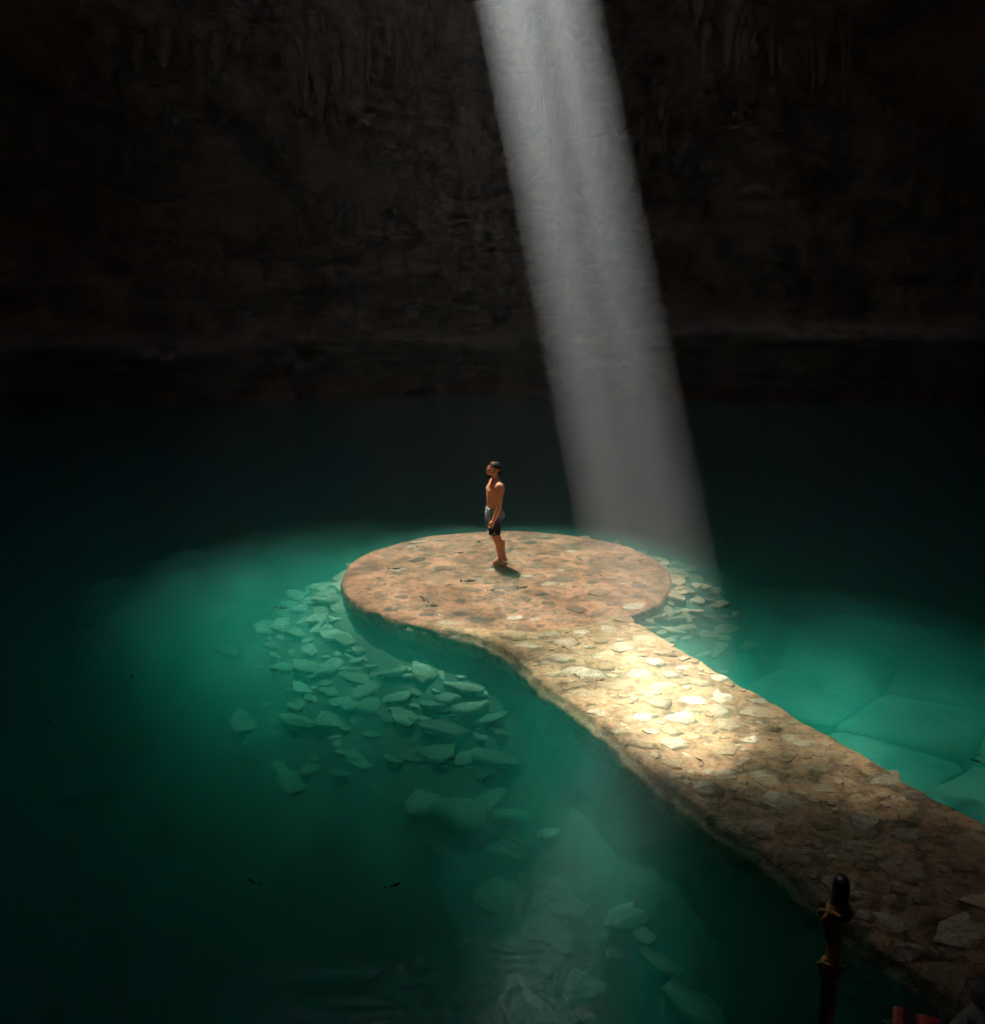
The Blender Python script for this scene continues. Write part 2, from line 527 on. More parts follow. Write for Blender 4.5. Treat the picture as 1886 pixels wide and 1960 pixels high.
def bed_z(x, y):
    x, y = np.asarray(x, float), np.asarray(y, float)
    d = np.hypot(x - PC[0], y - PC[1]) - PR
    u, w = walk_coord(x, y)
    ang = np.degrees(np.arctan2(y - PC[1], x - PC[0]))
    right = sstep(-75, -35, ang) * (1 - sstep(45, 75, ang))
    front = sstep(-180, -140, ang) * (1 - sstep(-100, -60, ang))
    mound = -0.38 - 0.30 * front - 0.52 * np.maximum(d, -0.1)
    mound = mound + right * (0.13 + 0.20 * np.maximum(d, 0)) * (1 - sstep(1.0, 1.6, d))
    # left flank of the walkway falls away quickly
    dl = W0 - w
    flank = np.where((u > -1.0) & (w < W1), -1.25 - 1.0 * np.maximum(dl, -0.1) + 0.35 * fbm(x * 0.8, y * 0.8, 6, 4), -9)
    ledge = -1.25 - 0.03 * np.maximum(w - W1, 0)
    ledge = np.where((w > W1 - 0.8), ledge, -9)
    ledge = ledge - 3.0 * sstep(3.4, 6.5, d) * sstep(14.5, 17.5, y)
    z = np.maximum(np.maximum(mound, flank), ledge)
    z = z - 0.9 * (1 - sstep(-0.6, -0.1, d))
    shoal = -2.0 - 0.35 * ((x - 1.1) ** 2 + (y - 6.4) ** 2) ** 0.9
    z = np.maximum(z, shoal)
    z = np.maximum(z, -5.5)
    z = z + 0.10 * fbm(x * 0.9, y * 0.9, 1, 4)
    # rise to the shore at the near right
    dd = (x - 2.2) * 0.62 - (y - 4.9) * 0.78
    z = np.maximum(z, -1.0 + 2.2 * dd + 0.15 * fbm(x * 1.3, y * 1.3, 4, 3))
    return np.minimum(z, 0.55 + 0.12 * fbm(x * 1.1, y * 1.1, 8, 4) + 0.10 * np.maximum(dd - 1.5, 0))

def build_bed():
    xs = np.concatenate([np.linspace(-30, -8, 23)[:-1], np.linspace(-8, 10, 151), np.linspace(10, 30, 21)[1:]])
    ys = np.concatenate([np.linspace(-12, 1.5, 15)[:-1], np.linspace(1.5, 21, 163), np.linspace(21, 42, 22)[1:]])
    X, Y = np.meshgrid(xs, ys, indexing='ij')
    V = np.stack([X, Y, bed_z(X, Y)], -1).reshape(-1, 3)
    me = mesh_np('lake_bed', V, grid_faces(len(xs), len(ys)))
    o = link('lake_bed', me, M['bed'])
    tag(o, 'silty lake bed with a rubble bank round the platform', 'lake bed', kind='structure')
    return o
lake_bed = build_bed()

# ------------------------------------------------------------------ stones
def outline(n, jag, elong, seed):
    r = np.random.default_rng(seed)
    a = np.linspace(0, 2 * math.pi, n, endpoint=False) + r.uniform(-0.28, 0.28, n) * 2 * math.pi / n * 1.4
    rad = 1 + r.uniform(-jag, jag, n)
    return np.stack([np.cos(a) * rad, np.sin(a) * rad * elong], 1)

def stone_mesh(name, seed, h=0.4, n=9, jag=0.22, elong=0.68, mat=None, top=0.72, lump=0.10, sharp=38):
    """irregular flat stone, unit half-length, base at z=0, top at z=h"""
    r = np.random.default_rng(seed + 900)
    o = outline(n, jag, elong, seed)
    rings = [(0.90, 0.0), (1.0, 0.38 * h), (0.97, 0.68 * h), (top + 0.12, 0.93 * h), (top * 0.5, h)]
    V, F = [], []
    tx, ty = r.uniform(-0.14, 0.14, 2) * lump * 10
    for q, (s, z) in enumerate(rings):
        for p in o:
            j = 1 + r.uniform(-lump, lump) * 0.6
            V.append((p[0] * s * j, p[1] * s * j, z * (1 + (r.uniform(-lump, lump) if q > 1 else 0)) + (tx * p[0] + ty * p[1]) * h * (q / 4)))
    V.append((0, 0, h * (1 + r.uniform(-lump, lump))))
    c = len(V) - 1
    for q in range(len(rings) - 1):
        for k in range(n):
            F.append((q * n + k, q * n + (k + 1) % n, (q + 1) * n + (k + 1) % n, (q + 1) * n + k))
    for k in range(n):
        F.append(((len(rings) - 1) * n + k, (len(rings) - 1) * n + (k + 1) % n, c))
    F.append(tuple(range(n))[::-1])
    me = mesh_np(name, V, F, True, sharp)
    me.materials.append(mat)
    return me

# -- rubble bank round the platform
RUB = [stone_mesh('rubble_stone', 20 + i, h=0.40 + 0.1 * (i % 3), n=6 + i % 3, jag=0.24, elong=0.75, top=0.76, lump=0.10, sharp=75, mat=M['stone_r']) for i in range(9)]
RUBB = [stone_mesh('rubble_stone_brown', 50 + i, h=0.36 + 0.08 * (i % 3), n=7 + i % 3, jag=0.27, elong=0.66, top=0.78, lump=0.09, sharp=70, mat=M['stone_rb']) for i in range(9)]
def build_rubble():
    r = np.random.default_rng(11)
    bank = empty('rubble_bank', (PC[0], PC[1], -1.0))
    tag(bank, 'sunken bank of pale loose stones round the platform', 'stone bank', kind='structure')
    placed = []
    def put(x, y, s, lib, zoff=0.0, tilt=0.17):
        for (px, py, ps) in placed:
            if math.hypot(px - x, py - y) < 0.40 * (s + ps):
                return False
        placed.append((x, y, s))
        z = float(bed_z(x, y)) - 0.12 * s + zoff
        par = bank if lib is RUB else lake_bed
        o = np.array(par.location)
        link('stone', lib[int(r.integers(len(lib)))], None, par, (x - o[0], y - o[1], z - o[2]),
             (r.normal(0, tilt), r.normal(0, tilt), r.uniform(0, 6.28)), (s, s * r.uniform(0.85, 1.2), s * r.uniform(0.32, 0.62)))
        return True
    # left and front: big pale blocks, green with depth
    for t in range(2600):
        a = R(r.uniform(112, 300)); d = abs(r.normal(0, 0.68)) + (0.16 if math.sin(a) < -0.35 else -0.05)
        x, y = PC + (PR + d) * np.array([math.cos(a), math.sin(a)])
        u, w = walk_coord(x, y)
        if r.random() < 0.10: d *= 1.5
        if d > 2.1 or (u > -0.4 and w > W0 - 0.15): continue
        if len(placed) > 210: break
        put(x, y, 0.09 + 0.35 * r.random() ** 1.3, RUB)
    m = len(placed)
    # right: smaller brown stones
    for t in range(2600):
        a = R(r.uniform(-62, 62)); d = abs(r.normal(0, 0.70)) + 0.0
        x, y = PC + (PR + d) * np.array([math.cos(a), math.sin(a)])
        u, w = walk_coord(x, y)
        if d > 1.5 or (u > -0.6 and w < W1 + 0.05): continue
        if len(placed) - m > 130: break
        put(x, y, r.uniform(0.08, 0.27), RUBB, 0.03 * max(0, 1 - d))
    m = len(placed)
    # along the left side of the walkway, and the shoal in front
    for t in range(900):
        u = r.uniform(0.3, 6.5); w = W0 - abs(r.normal(0, 0.8)) - 0.25
        x, y = np.array([0.13, 12.0]) + WD * u + WN * (w - (0.13 * WN[0] + 12.0 * WN[1]))
        if len(placed) - m > 34: break
        put(x, y, 0.10 + 0.28 * r.random() ** 1.3, RUB)
    m = len(placed)
    for t in range(300):
        x, y = r.normal(0.9, 0.75), r.normal(6.5, 0.8)
        u, w = walk_coord(x, y)
        if w > W0 - 0.4: continue
        if len(placed) - m > 4: break
        put(x, y, r.uniform(0.22, 0.45), RUB)
build_rubble()

# -- large sunken slabs on the right
def build_slabs():
    r = np.random.default_rng(5)
    ux = np.array([0.84, -0.54]); uy = np.array([0.62, 0.78])
    org = np.array([3.9, 11.9])
    gu = [0, 1.5, 2.9, 4.6, 6.0]; gv = [-3.4, -1.9, -0.2, 1.5, 3.0, 4.6]
    P = {}
    for i in range(len(gu)):
        for j in range(len(gv)):
            P[i, j] = org + ux * (gu[i] - 0.4) + uy * gv[j] + r.uniform(-0.22, 0.22, 2)
    for i in range(len(gu) - 1):
        for j in range(len(gv) - 1):
            q = np.array([P[i, j], P[i + 1, j], P[i + 1, j + 1], P[i, j + 1]])
            c = q.mean(0)
            u, w = walk_coord(*c)
            if w < W1 + 0.9: continue
            pts = []
            for k in range(4):
                a, b = q[k], q[(k + 1) % 4]
                for t in (0.06, 0.35, 0.65, 0.94):
                    p = a + (b - a) * t
                    p = c + (p - c) * (0.972 + r.uniform(-0.01, 0.01)) + r.normal(0, 0.018, 2)
                    pts.append(p - c)
            z = -1.30 + r.uniform(-0.025, 0.025)
            n = len(pts)
            V = [(p[0], p[1], -0.5) for p in pts] + [(p[0], p[1], 0.16) for p in pts] + [(p[0] * 0.965, p[1] * 0.965, 0.20 + r.normal(0, 0.008)) for p in pts] + [(p[0] * 0.5, p[1] * 0.5, 0.21 + r.normal(0, 0.02)) for p in pts] + [(0, 0, 0.21)]
            F = []
            for ring in range(3):
                for k in range(n):
                    F.append((ring * n + k, ring * n + (k + 1) % n, (ring + 1) * n + (k + 1) % n, (ring + 1) * n + k))
            for k in range(n): F.append((3 * n + k, 3 * n + (k + 1) % n, 4 * n))
            me = mesh_np('slab', V, F)
            link('slab', me, M['slab'], lake_bed, (c[0], c[1], z), (r.normal(0, 0.02), r.normal(0, 0.02), 0))
build_slabs()

# ------------------------------------------------------------------ platform
def build_platform():
    root = empty('stone_platform', (PC[0], PC[1], PZ))
    tag(root, 'round sandy brown stone platform awash with shallow water in the pool', 'platform')
    nA, nRr = 300, 34
    ang = np.linspace(0, 2 * math.pi, nA, endpoint=False)
    edge = PR * (1 + 0.006 * vnoise(np.cos(ang) * 3 + 7, np.sin(ang) * 3) + 0.005 * vnoise(np.cos(ang) * 11, np.sin(ang) * 11 + 5))
    prof = [(t, 0.0) for t in np.linspace(0.02, 0.93, nRr)] + [(0.96, -0.002), (0.98, -0.005), (0.992, -0.015), (0.999, -0.04), (1.0, -0.11), (0.995, -0.2), (0.985, -0.27), (0.95, -0.30), (0.86, -0.32), (0.74, -0.36), (0.70, -1.4), (0.72, -3.2)]
    V = []
    for a, e in zip(ang, edge):
        for k, (s, z) in enumerate(prof):
            x, y = math.cos(a) * e * s, math.sin(a) * e * s
            V.append((x, y, z))
    V = np.array(V)
    up = V[:, 2] > -0.25
    V[:, 2] += np.where(up, 0.018 * fbm(V[:, 0] * 1.1, V[:, 1] * 1.1, 0, 4) + 0.005 * fbm(V[:, 0] * 5, V[:, 1] * 5, 1, 3), 0)
    rim = (V[:, 2] < -0.03)
    rr = np.hypot(V[:, 0], V[:, 1])
    k = 1 + np.where(rim, 0.013 * fbm(V[:, 0] * 4.5, V[:, 1] * 4.5, V[:, 2] * 9, 5), 0)
    V[:, 0] *= k; V[:, 1] *= k
    F = grid_faces(nA, len(prof), True)
    V = np.vstack([V, [[0, 0, 0.0]]])
    c = len(V) - 1
    for i in range(nA):
        F.append((c, ((i + 1) % nA) * len(prof), i * len(prof))[::-1])
    me = mesh_np('mortar_bed', V, F)
    bm = bmesh.new(); bm.from_mesh(me); bmesh.ops.recalc_face_normals(bm, faces=bm.faces); bm.to_mesh(me); bm.free()
    link('mortar_bed', me, M['mortar_p'], root)
    lib = [stone_mesh('platform_stone', 120 + i, h=0.085, n=8 + i % 3, jag=0.2, elong=0.66 + 0.05 * (i % 4), mat=M['stone_p'], top=0.88, lump=0.03) for i in range(10)]
    libp = [stone_mesh('platform_pale_stone', 160 + i, h=0.085, n=9 + i % 3, jag=0.2, elong=0.62, mat=M['stone_pp'], top=0.84) for i in range(5)]
    r = np.random.default_rng(3)
    placed = []
    def put(x, y, s, L):
        for (px, py, ps) in placed:
            if math.hypot(px - x, (py - y)) < 0.86 * (s + ps): return
        placed.append((x, y, s))
        z = 0.018 * float(fbm(x * 1.1, y * 1.1, 0, 4)) + 0.005 * float(fbm(x * 5, y * 5, 1, 3))
        link('stone', L[int(r.integers(len(L)))], None, root, (x, y, z - 0.085 * s / 0.25 + 0.001 + 0.006 * r.random()), (r.normal(0, 0.008), r.normal(0, 0.008), r.normal(0, 0.5) + (math.pi if r.random() < 0.5 else 0)), (s, s * r.uniform(0.9, 1.1), s / 0.25))
    for t in range(5000):
        a = r.uniform(0, 6.283); q = math.sqrt(r.uniform(0, 1)) * 2.62
        x, y = q * math.cos(a), q * math.sin(a)
        # stones lie thick on the right and middle, mostly silted over at the left
        if r.random() > 0.25 + 0.75 * float(sstep(-2.2, 0.6, x)): continue
        if len(placed) >= 150: break
        put(x, y, r.uniform(0.10, 0.25) if r.random() < 0.8 else r.uniform(0.05, 0.1), libp if r.random() < 0.14 else lib)
    return root
platform = build_platform()

# ------------------------------------------------------------------ walkway
WZ = -0.10
def build_walkway():
    root = empty('stone_walkway', (2.2, 9.5, WZ))
    tag(root, 'straight rubble stone walkway leading from the shore to the round platform', 'walkway')
    L0, L1 = -1.3, 11.0
    ucc, wcc = walk_coord(PC[0], PC[1])
    nu, nw = 190, 46
    base0 = np.array([0.13, 12.0])
    off0 = base0 @ WN
    def xy(u, w):
        p = base0[None] + np.outer(u, WD) + np.outer(w - off0, WN)
        return p[:, 0], p[:, 1]
    us = np.linspace(L0, L1, nu)
    rows = []
    top_n = nw
    V = []
    for i, u in enumerate(us):
        # the left edge sweeps out in a curve where the walkway meets the platform
        fl = 0.27 * max(0.0, 0.75 - u) ** 2
        e0 = W0 - fl + 0.035 * float(fbm(u * 1.6, 3.0, 0, 4)) + 0.03 * float(vnoise(u * 6.5, 1.0))
        if u < -0.6: e0 = max(e0, wcc - math.sqrt(PR ** 2 - (u - ucc) ** 2) + 0.05)
        e1 = W1 + 0.02 * float(fbm(u * 1.3, 8.0, 0, 4)) + 0.015 * float(vnoise(u * 7, 4.0))
        ws = np.linspace(e0, e1, top_n)
        prof = [(e0 + 0.75, -3.2), (e0 + 0.62, -0.8), (e0 + 0.45 + 0.05 * float(vnoise(u * 4, 9.)), -0.46), (e0 + 0.02, -0.34), (e0 - 0.055, -0.17 + 0.02 * float(vnoise(u * 5, 2.))), (e0 - 0.045, -0.10), (e0 + 0.005, -0.085), (e0 + 0.0, -0.03)]
        prof += [(w, 0.0) for w in ws[1:-1]]
        prof += [(e1 - 0.02, -0.012), (e1, -0.05), (e1 + 0.02, -0.25), (e1 - 0.05, -0.8)]
        for (w, z) in prof:
            x, y = xy(np.array([u]), np.array([w]))
            V.append((x[0], y[0], z))
    V = np.array(V)
    npf = len(V) // nu
    topm = V[:, 2] > -0.05
    V[:, 2] += np.where(topm, 0.022 * fbm(V[:, 0] * 1.5, V[:, 1] * 1.5, 3, 4) + 0.007 * fbm(V[:, 0] * 6, V[:, 1] * 6, 7, 3), 0.02 * fbm(V[:, 0] * 3, V[:, 1] * 3, V[:, 2] * 3, 3))
    # it dips under the platform's skin at the joint and climbs slightly out of the water at the shore
    u, w = walk_coord(V[:, 0], V[:, 1])
    d = np.hypot(V[:, 0] - PC[0], V[:, 1] - PC[1]) - PR
    V[:, 2] += -0.07 * (1 - sstep(-0.4, 0.05, d)) + 0.14 * sstep(4.5, 9.0, u)
    V -= np.array([2.2, 9.5, 0])
    me = mesh_np('mortar_bed', V, grid_faces(nu, npf))
    link('mortar_bed', me, M['mortar_w'], root)
    lib = [stone_mesh('walkway_stone', 220 + i, h=0.11, n=6 + i % 4, jag=0.24, elong=0.6 + 0.06 * (i % 5), mat=M['stone_w'], top=0.80, lump=0.05) for i in range(12)]
    r = np.random.default_rng(9)
    placed = []
    def ground(x, y, uu):
        return 0.022 * float(fbm(x * 1.5, y * 1.5, 3, 4)) + 0.007 * float(fbm(x * 6, y * 6, 7, 3)) + 0.14 * float(sstep(4.5, 9.0, uu))
    for t in range(16000):
        if len(placed) >= 290: break
        uu = r.uniform(-0.2, 9.6); ww = r.uniform(W0 + 0.12, W1 - 0.1)
        s = r.uniform(0.20, 0.31) if t < 500 else (r.uniform(0.12, 0.22) if t < 2600 else r.uniform(0.05, 0.12))
        if ww - s * 0.6 < W0 + 0.02 or ww + s * 0.6 > W1 - 0.01: continue
        x, y = xy(np.array([uu]), np.array([ww])); x, y = float(x[0]), float(y[0])
        if math.hypot(x - PC[0], y - PC[1]) < PR + 0.1: continue
        ok = True
        for (px, py, ps) in placed:
            if math.hypot(px - x, py - y) < 0.84 * (s + ps): ok = False; break
        if not ok: continue
        placed.append((x, y, s))
        k = s / 0.2
        link('stone', lib[int(r.integers(len(lib)))], None, root, (x - 2.2, y - 9.5, ground(x, y, uu) - 0.11 * k + 0.003 + 0.011 * r.random()), (r.normal(0, 0.02), r.normal(0, 0.02), r.normal(0.0, 0.5) + (math.pi if r.random() < 0.5 else 0)), (s, s * r.uniform(0.85, 1.15), k))
    return root
walkway = build_walkway()

# ------------------------------------------------------------------ stalactites on the leaning wall
def build_stalactites():
    r = np.random.default_rng(21)
    dep = bpy.context.evaluated_depsgraph_get()
    def stal(x, zt, ln, rad):
        o = Vector((x, 16.0, zt)); hit, loc, nor, _ = cave_wall.ray_cast(o, Vector((0, 1, 0)))
        if not hit: return
        n = 9
        pts, rd = [], []
        for i in range(n + 1):
            t = i / n
            pts.append((0.05 * math.sin(3 * t + x), -0.25 - 0.25 * t, -ln * t + 0.4 * (1 - t)))
            rd.append(max(0.012, rad * (1 - t) ** 0.75 * (1 + 0.22 * math.sin(9 * t + x * 7)) ))
        V, F = tube(pts, rd, 9)
        V = np.array([tuple(v) for v in V])
        V[:, 0] += 0.25 * rad * vnoise(V[:, 0] * 9 + x, V[:, 2] * 2.5, 1)
        V[:, 1] += 0.25 * rad * vnoise(V[:, 0] * 9 + x, V[:, 2] * 2.5, 9)
        link('stalactite', mesh_np('stalactite', V, F), M['flow'], cave_wall, loc)
    clusters = [(-6.6, 13.9, 14, 1.0, 3.0), (-3.2, 13.9, 18, 1.5, 2.2), (-10.5, 13.4, 8, 1.5, 1.6), (2.6, 12.6, 12, 1.4, 3.2), (8.5, 13.4, 12, 1.8, 2.0), (12.0, 13.2, 8, 1.4, 2.2), (-14, 12.8, 6, 1.4, 1.5), (5.5, 11.0, 6, 1.2, 1.6), (-1.0, 10.4, 5, 1.0, 1.2)]
    for (cx, cz, m, sp, ln) in clusters:
        for k in range(m):
            stal(cx + r.normal(0, sp * 0.5), cz + r.uniform(-0.5, 0.7), ln * r.uniform(0.25, 1.0), r.uniform(0.10, 0.55))
build_stalactites()

# ------------------------------------------------------------------ shore stones, post, vest
def build_shore():
    r = np.random.default_rng(31)
    lib = [stone_mesh('shore_stone', 300 + i, h=0.45, n=7 + i % 3, jag=0.28, elong=0.7, top=0.84, lump=0.08, mat=M['shore']) for i in range(7)]
    placed = []
    for t in range(1500):
        x, y = r.uniform(0.9, 4.6), r.uniform(2.4, 6.2)
        u, w = walk_coord(x, y)
        z = float(bed_z(x, y))
        if W0 - 0.25 < w < W1 + 0.2 and u < 8.6: continue
        if z < -1.1 or math.hypot(x - 2.5, y - 4.05) < 0.62 or math.hypot(x - 1.78, y - 3.95) < 0.3: continue
        s = r.uniform(0.09, 0.27)
        if any(math.hypot(px - x, py - y) < 0.55 * (s + ps) for (px, py, ps) in placed): continue
        placed.append((x, y, s))
        if len(placed) > 85: break
        link('stone', lib[int(r.integers(7))], None, lake_bed, (x, y, z - 0.05 * s), (r.normal(0, 0.2), r.normal(0, 0.2), r.uniform(0, 6.28)), (s, s * r.uniform(0.8, 1.2), s))
build_shore()

def build_post():
    bx, by = 1.78, 3.95
    z0 = float(bed_z(bx, by)) - 0.15
    zt = 1.80
    root = empty('rope_post', (bx, by, z0))
    tag(root, 'weathered wooden post with a black cap and knotted rope beside the walkway', 'post')
    L = zt - z0
    wood = NT('post wood'); c = wood.coord((14, 14, 1.2)); f = wood.noise(c, 1.6, 6, 0.65)
    wood.bsdf(wood.ramp(f, [(0.3, (0.24, 0.15, 0.07)), (0.55, (0.42, 0.28, 0.14)), (0.75, (0.52, 0.37, 0.20))]), 0.75, f, 0.5, 0.02)
    n = 26
    pts = [(-0.012 * math.sin(2.2 * i / n), 0.004 * i / n, (L - 0.10) * i / n) for i in range(n + 1)]
    V, F = tube(pts, [0.038 * (1 + 0.05 * math.sin(i * 0.9)) for i in range(n + 1)], 16)
    link('shaft', mesh_np('post_shaft', V, F), wood.m, root)
    prof = [(0.0, 0.05), (0.028, 0.05), (0.039, 0.03), (0.044, -0.01), (0.044, -0.10), (0.039, -0.105)]
    Vc, Fc = [], []
    for k in range(20):
        a = 2 * math.pi * k / 20
        for (q, z) in prof: Vc.append((q * math.cos(a), q * math.sin(a), L - 0.04 + z))
    capo = link('cap', mesh_np('post_cap', Vc, grid_faces(20, len(prof), True)), mat_plain('black rubber', (0.012, 0.012, 0.012), 0.35, 0.2), root)
    capo.location = (-0.010, 0.004, 0)
    rope_m = NT('rope fibre'); cc = rope_m.coord((1, 1, 1)); w = rope_m.noise(cc, 60, 3, 0.6)
    rope_m.bsdf(rope_m.ramp(w, [(0.3, (0.16, 0.08, 0.025)), (0.7, (0.36, 0.20, 0.07))]), 0.9, w, 0.8, 0.01)
    def rope(points, rad=0.011, name='rope'):
        # a three-strand rope
        P = [Vector(p) for p in points]
        d = []
        for i in range(len(P) - 1):
            for t in np.linspace(0, 1, 6, endpoint=False): d.append(P[i].lerp(P[i + 1], t))
        d.append(P[-1])
        V, F = [], []
        for sidx in range(3):
            q = []
            for i, p in enumerate(d):
                t = (d[min(i + 1, len(d) - 1)] - d[max(i - 1, 0)]).normalized()
                a = t.cross(Vector((0.2, 0.3, 0.93))); a = a.normalized() if a.length > 1e-3 else Vector((1, 0, 0))
                b = t.cross(a)
                ph = i * 0.75 + sidx * 2.094
                q.append(p + (a * math.cos(ph) + b * math.sin(ph)) * rad * 0.55)
            v, f = tube(q, [rad * 0.62] * len(q), 6)
            o = len(V); V += v; F += [tuple(k + o for k in ff) for ff in f]
        return link(name, mesh_np('rope', V, F), rope_m.m, root)
    def ring(z, turns, r0, drop=0.02):
        return [(-0.01 + r0 * math.cos(a), r0 * math.sin(a), z - drop * a / 6.283) for a in np.linspace(0.2, 0.2 + 6.283 * turns, int(14 * turns))]
    rope(ring(L - 0.16, 2.2, 0.055, 0.022))
    kx, ky = -0.075, -0.035
    knot = [(kx + 0.030 * math.cos(a * 2) * (1 + 0.3 * math.cos(3 * a)), ky + 0.026 * math.sin(3 * a), L - 0.185 + 0.03 * math.sin(2 * a)) for a in np.linspace(0, 6.283, 34)]
    rope(knot, 0.011, 'knot')
    rope([(kx - 0.02, ky, L - 0.17), (kx - 0.055, ky - 0.01, L - 0.20), (kx - 0.07, ky - 0.01, L - 0.235)], 0.007)
    rope([(kx + 0.005, ky, L - 0.20), (kx + 0.0, ky, L - 0.27), (kx + 0.014, ky, L - 0.33), (kx + 0.03, ky + 0.005, L - 0.36)], 0.014)
    rope(ring(L - 0.50, 1.8, 0.053, 0.02))
    knot2 = [(kx + 0.01 + 0.024 * math.cos(a * 2) * (1 + 0.3 * math.cos(3 * a)), ky + 0.022 * math.sin(3 * a), L - 0.50 + 0.034 * math.sin(2 * a)) for a in np.linspace(0, 6.283, 34)]
    rope(knot2, 0.010, 'knot')
    rope([(kx + 0.012, ky, L - 0.52), (kx + 0.014, ky, L - 0.60), (kx + 0.022, ky + 0.004, L - 0.72), (kx + 0.03, ky + 0.006, L - 0.82)], 0.013)
build_post()

def build_vest():
    # a buoyancy vest lying folded on the bank: red foam panels and black straps across it
    cx, cyy = 2.50, 4.02
    root = empty('life_vest', (cx, cyy, float(bed_z(cx, cyy)) + 0.12), R(-24))
    tag(root, 'red life vest with black straps lying on the dark bank by the post', 'life vest')
    red = mat_plain('red nylon', (0.32, 0.02, 0.01), 0.6, 0.2, 40)
    blk = mat_plain('black webbing', (0.012, 0.012, 0.014), 0.7, 0.2, 60)
    def panel(x0, x1, y0, y1, h, name='panel'):
        V = []
        nx, ny = 8, 8
        for i in range(nx + 1):
            for j in range(ny + 1):
                s, t = i / nx * 2 - 1, j / ny * 2 - 1
                puff = ((1 - s ** 6) * (1 - t ** 6)) ** 0.5
                x = x0 + (x1 - x0) * (s + 1) / 2; y = y0 + (y1 - y0) * (t + 1) / 2
                V.append((x, y, h * puff + 0.10 * math.cos(x * 2.2) - 0.02))
        n = len(V)
        F = grid_faces(nx + 1, ny + 1)
        V += [(v[0], v[1], 0.10 * math.cos(v[0] * 2.2) - 0.05) for v in V]
        F += [tuple(k + n for k in f[::-1]) for f in F]
        e = [i * (ny + 1) for i in range(nx + 1)] + [nx * (ny + 1) + j for j in range(1, ny + 1)] + [i * (ny + 1) + ny for i in range(nx - 1, -1, -1)] + [j for j in range(ny - 1, 0, -1)]
        for a, b in zip(e, e[1:] + e[:1]): F.append((a, b, b + n, a + n))
        me = mesh_np('vest_panel', V, F)
        bm = bmesh.new(); bm.from_mesh(me); bmesh.ops.recalc_face_normals(bm, faces=bm.faces); bm.to_mesh(me); bm.free()
        return link(name, me, red, root)
    xs = [(-0.30, -0.235), (-0.19, -0.06), (-0.03, 0.08), (0.11, 0.24)]
    for k, (a, b) in enumerate(xs):
        panel(a, b, -0.26, 0.16 - 0.02 * k, 0.05)
    for x in (-0.212, -0.045, 0.095):
        V, F = [], []
        for j in range(13):
            y = -0.27 + 0.45 * j / 12
            z = 0.10 * math.cos(x * 2.2) + 0.018 * (1 - (2 * j / 12 - 1) ** 6)
            for (dx, dz) in ((-0.021, -0.012), (0.021, -0.012), (0.021, 0.008), (-0.021, 0.008)): V.append((x + dx, y, z + dz))
        for j in range(12):
            for k in range(4): F.append((j * 4 + k, j * 4 + (k + 1) % 4, j * 4 + 4 + (k + 1) % 4, j * 4 + 4 + k))
        F += [(3, 2, 1, 0), (48, 49, 50, 51)]
        link('strap', mesh_np('strap', V, F, False), blk, root)
build_vest()

# ------------------------------------------------------------------ fish
def build_fish():
    dark = mat_plain('fish skin', (0.022, 0.02, 0.018), 0.45, 0.3, 30)
    def fish_mesh(bend):
        n, seg = 12, 8
        V, F = [], []
        for i in range(n + 1):
            t = i / n
            w = 0.085 * (math.sin(math.pi * min(1, t * 1.02 + 0.04)) ** 0.8) * (1 - 0.45 * t) + 0.006
            if t > 0.9: w *= 0.55
            yb = bend * (t - 0.3) ** 2 * (1 if t > 0.3 else 0)
            for k in range(seg):
                a = 2 * math.pi * k / seg
                V.append((0.5 - t * 0.86, yb + w * math.cos(a) * 0.8, w * math.sin(a)))
        for i in range(n):
            for k in range(seg):
                F.append((i * seg + k, i * seg + (k + 1) % seg, (i + 1) * seg + (k + 1) % seg, (i + 1) * seg + k))
        F.append(tuple(range(seg))[::-1]); F.append(tuple(n * seg + k for k in range(seg)))
        body = mesh_np('fish_body', V, F)
        yb = bend * 0.49
        tail = mesh_np('fish_tail', [(-0.33, yb - 0.012, 0), (-0.33, yb + 0.012, 0), (-0.52, yb + bend * 0.35, 0.13), (-0.47, yb + bend * 0.3, 0.0), (-0.52, yb + bend * 0.35, -0.13)], [(0, 2, 3), (0, 3, 4), (1, 3, 2), (1, 4, 3)], False)
        fin = mesh_np('fish_fin', [(0.22, -0.05, -0.01), (0.10, -0.05, -0.01), (0.06, -0.17, -0.02), (0.22, 0.05, -0.01), (0.10, 0.05, -0.01), (0.06, 0.17, -0.02), (0.12, 0, 0.05), (-0.06, 0, 0.05), (-0.02, 0, 0.14)], [(0, 1, 2), (3, 5, 4), (6, 7, 8)], False)
        for m in (body, tail, fin): m.materials.append(dark)
        return body, tail, fin
    kinds = [fish_mesh(b) for b in (-0.25, 0.05, 0.3)]
    r = np.random.default_rng(4)
    def place(x, y, z, size, rz, label, group):
        b, t, f = kinds[int(r.integers(3))]
        o = empty('fish', (x, y, z), rz)
        for nm, me in (('body', b), ('tail', t), ('fin', f)): link(nm, me, None, o)
        o.scale = (size,) * 3
        tag(o, label, 'fish', group)
    LP = ('small dark fish swimming in the film of water over the round platform', 'fish over the platform')
    LW = ('small dark fish swimming over the stones of the walkway', 'fish over the walkway')
    LG = ('small dark fish swimming in the open green water', 'fish in the open water')
    for (x, y, a, s) in FISH_P: place(x, y, -0.045, s, a, *LP)
    for (x, y, a, s) in FISH_W: place(x, y, -0.025, s, a, *LW)
    for (x, y, a, s) in FISH_G: place(x, y, -0.10, s, a, *LG)
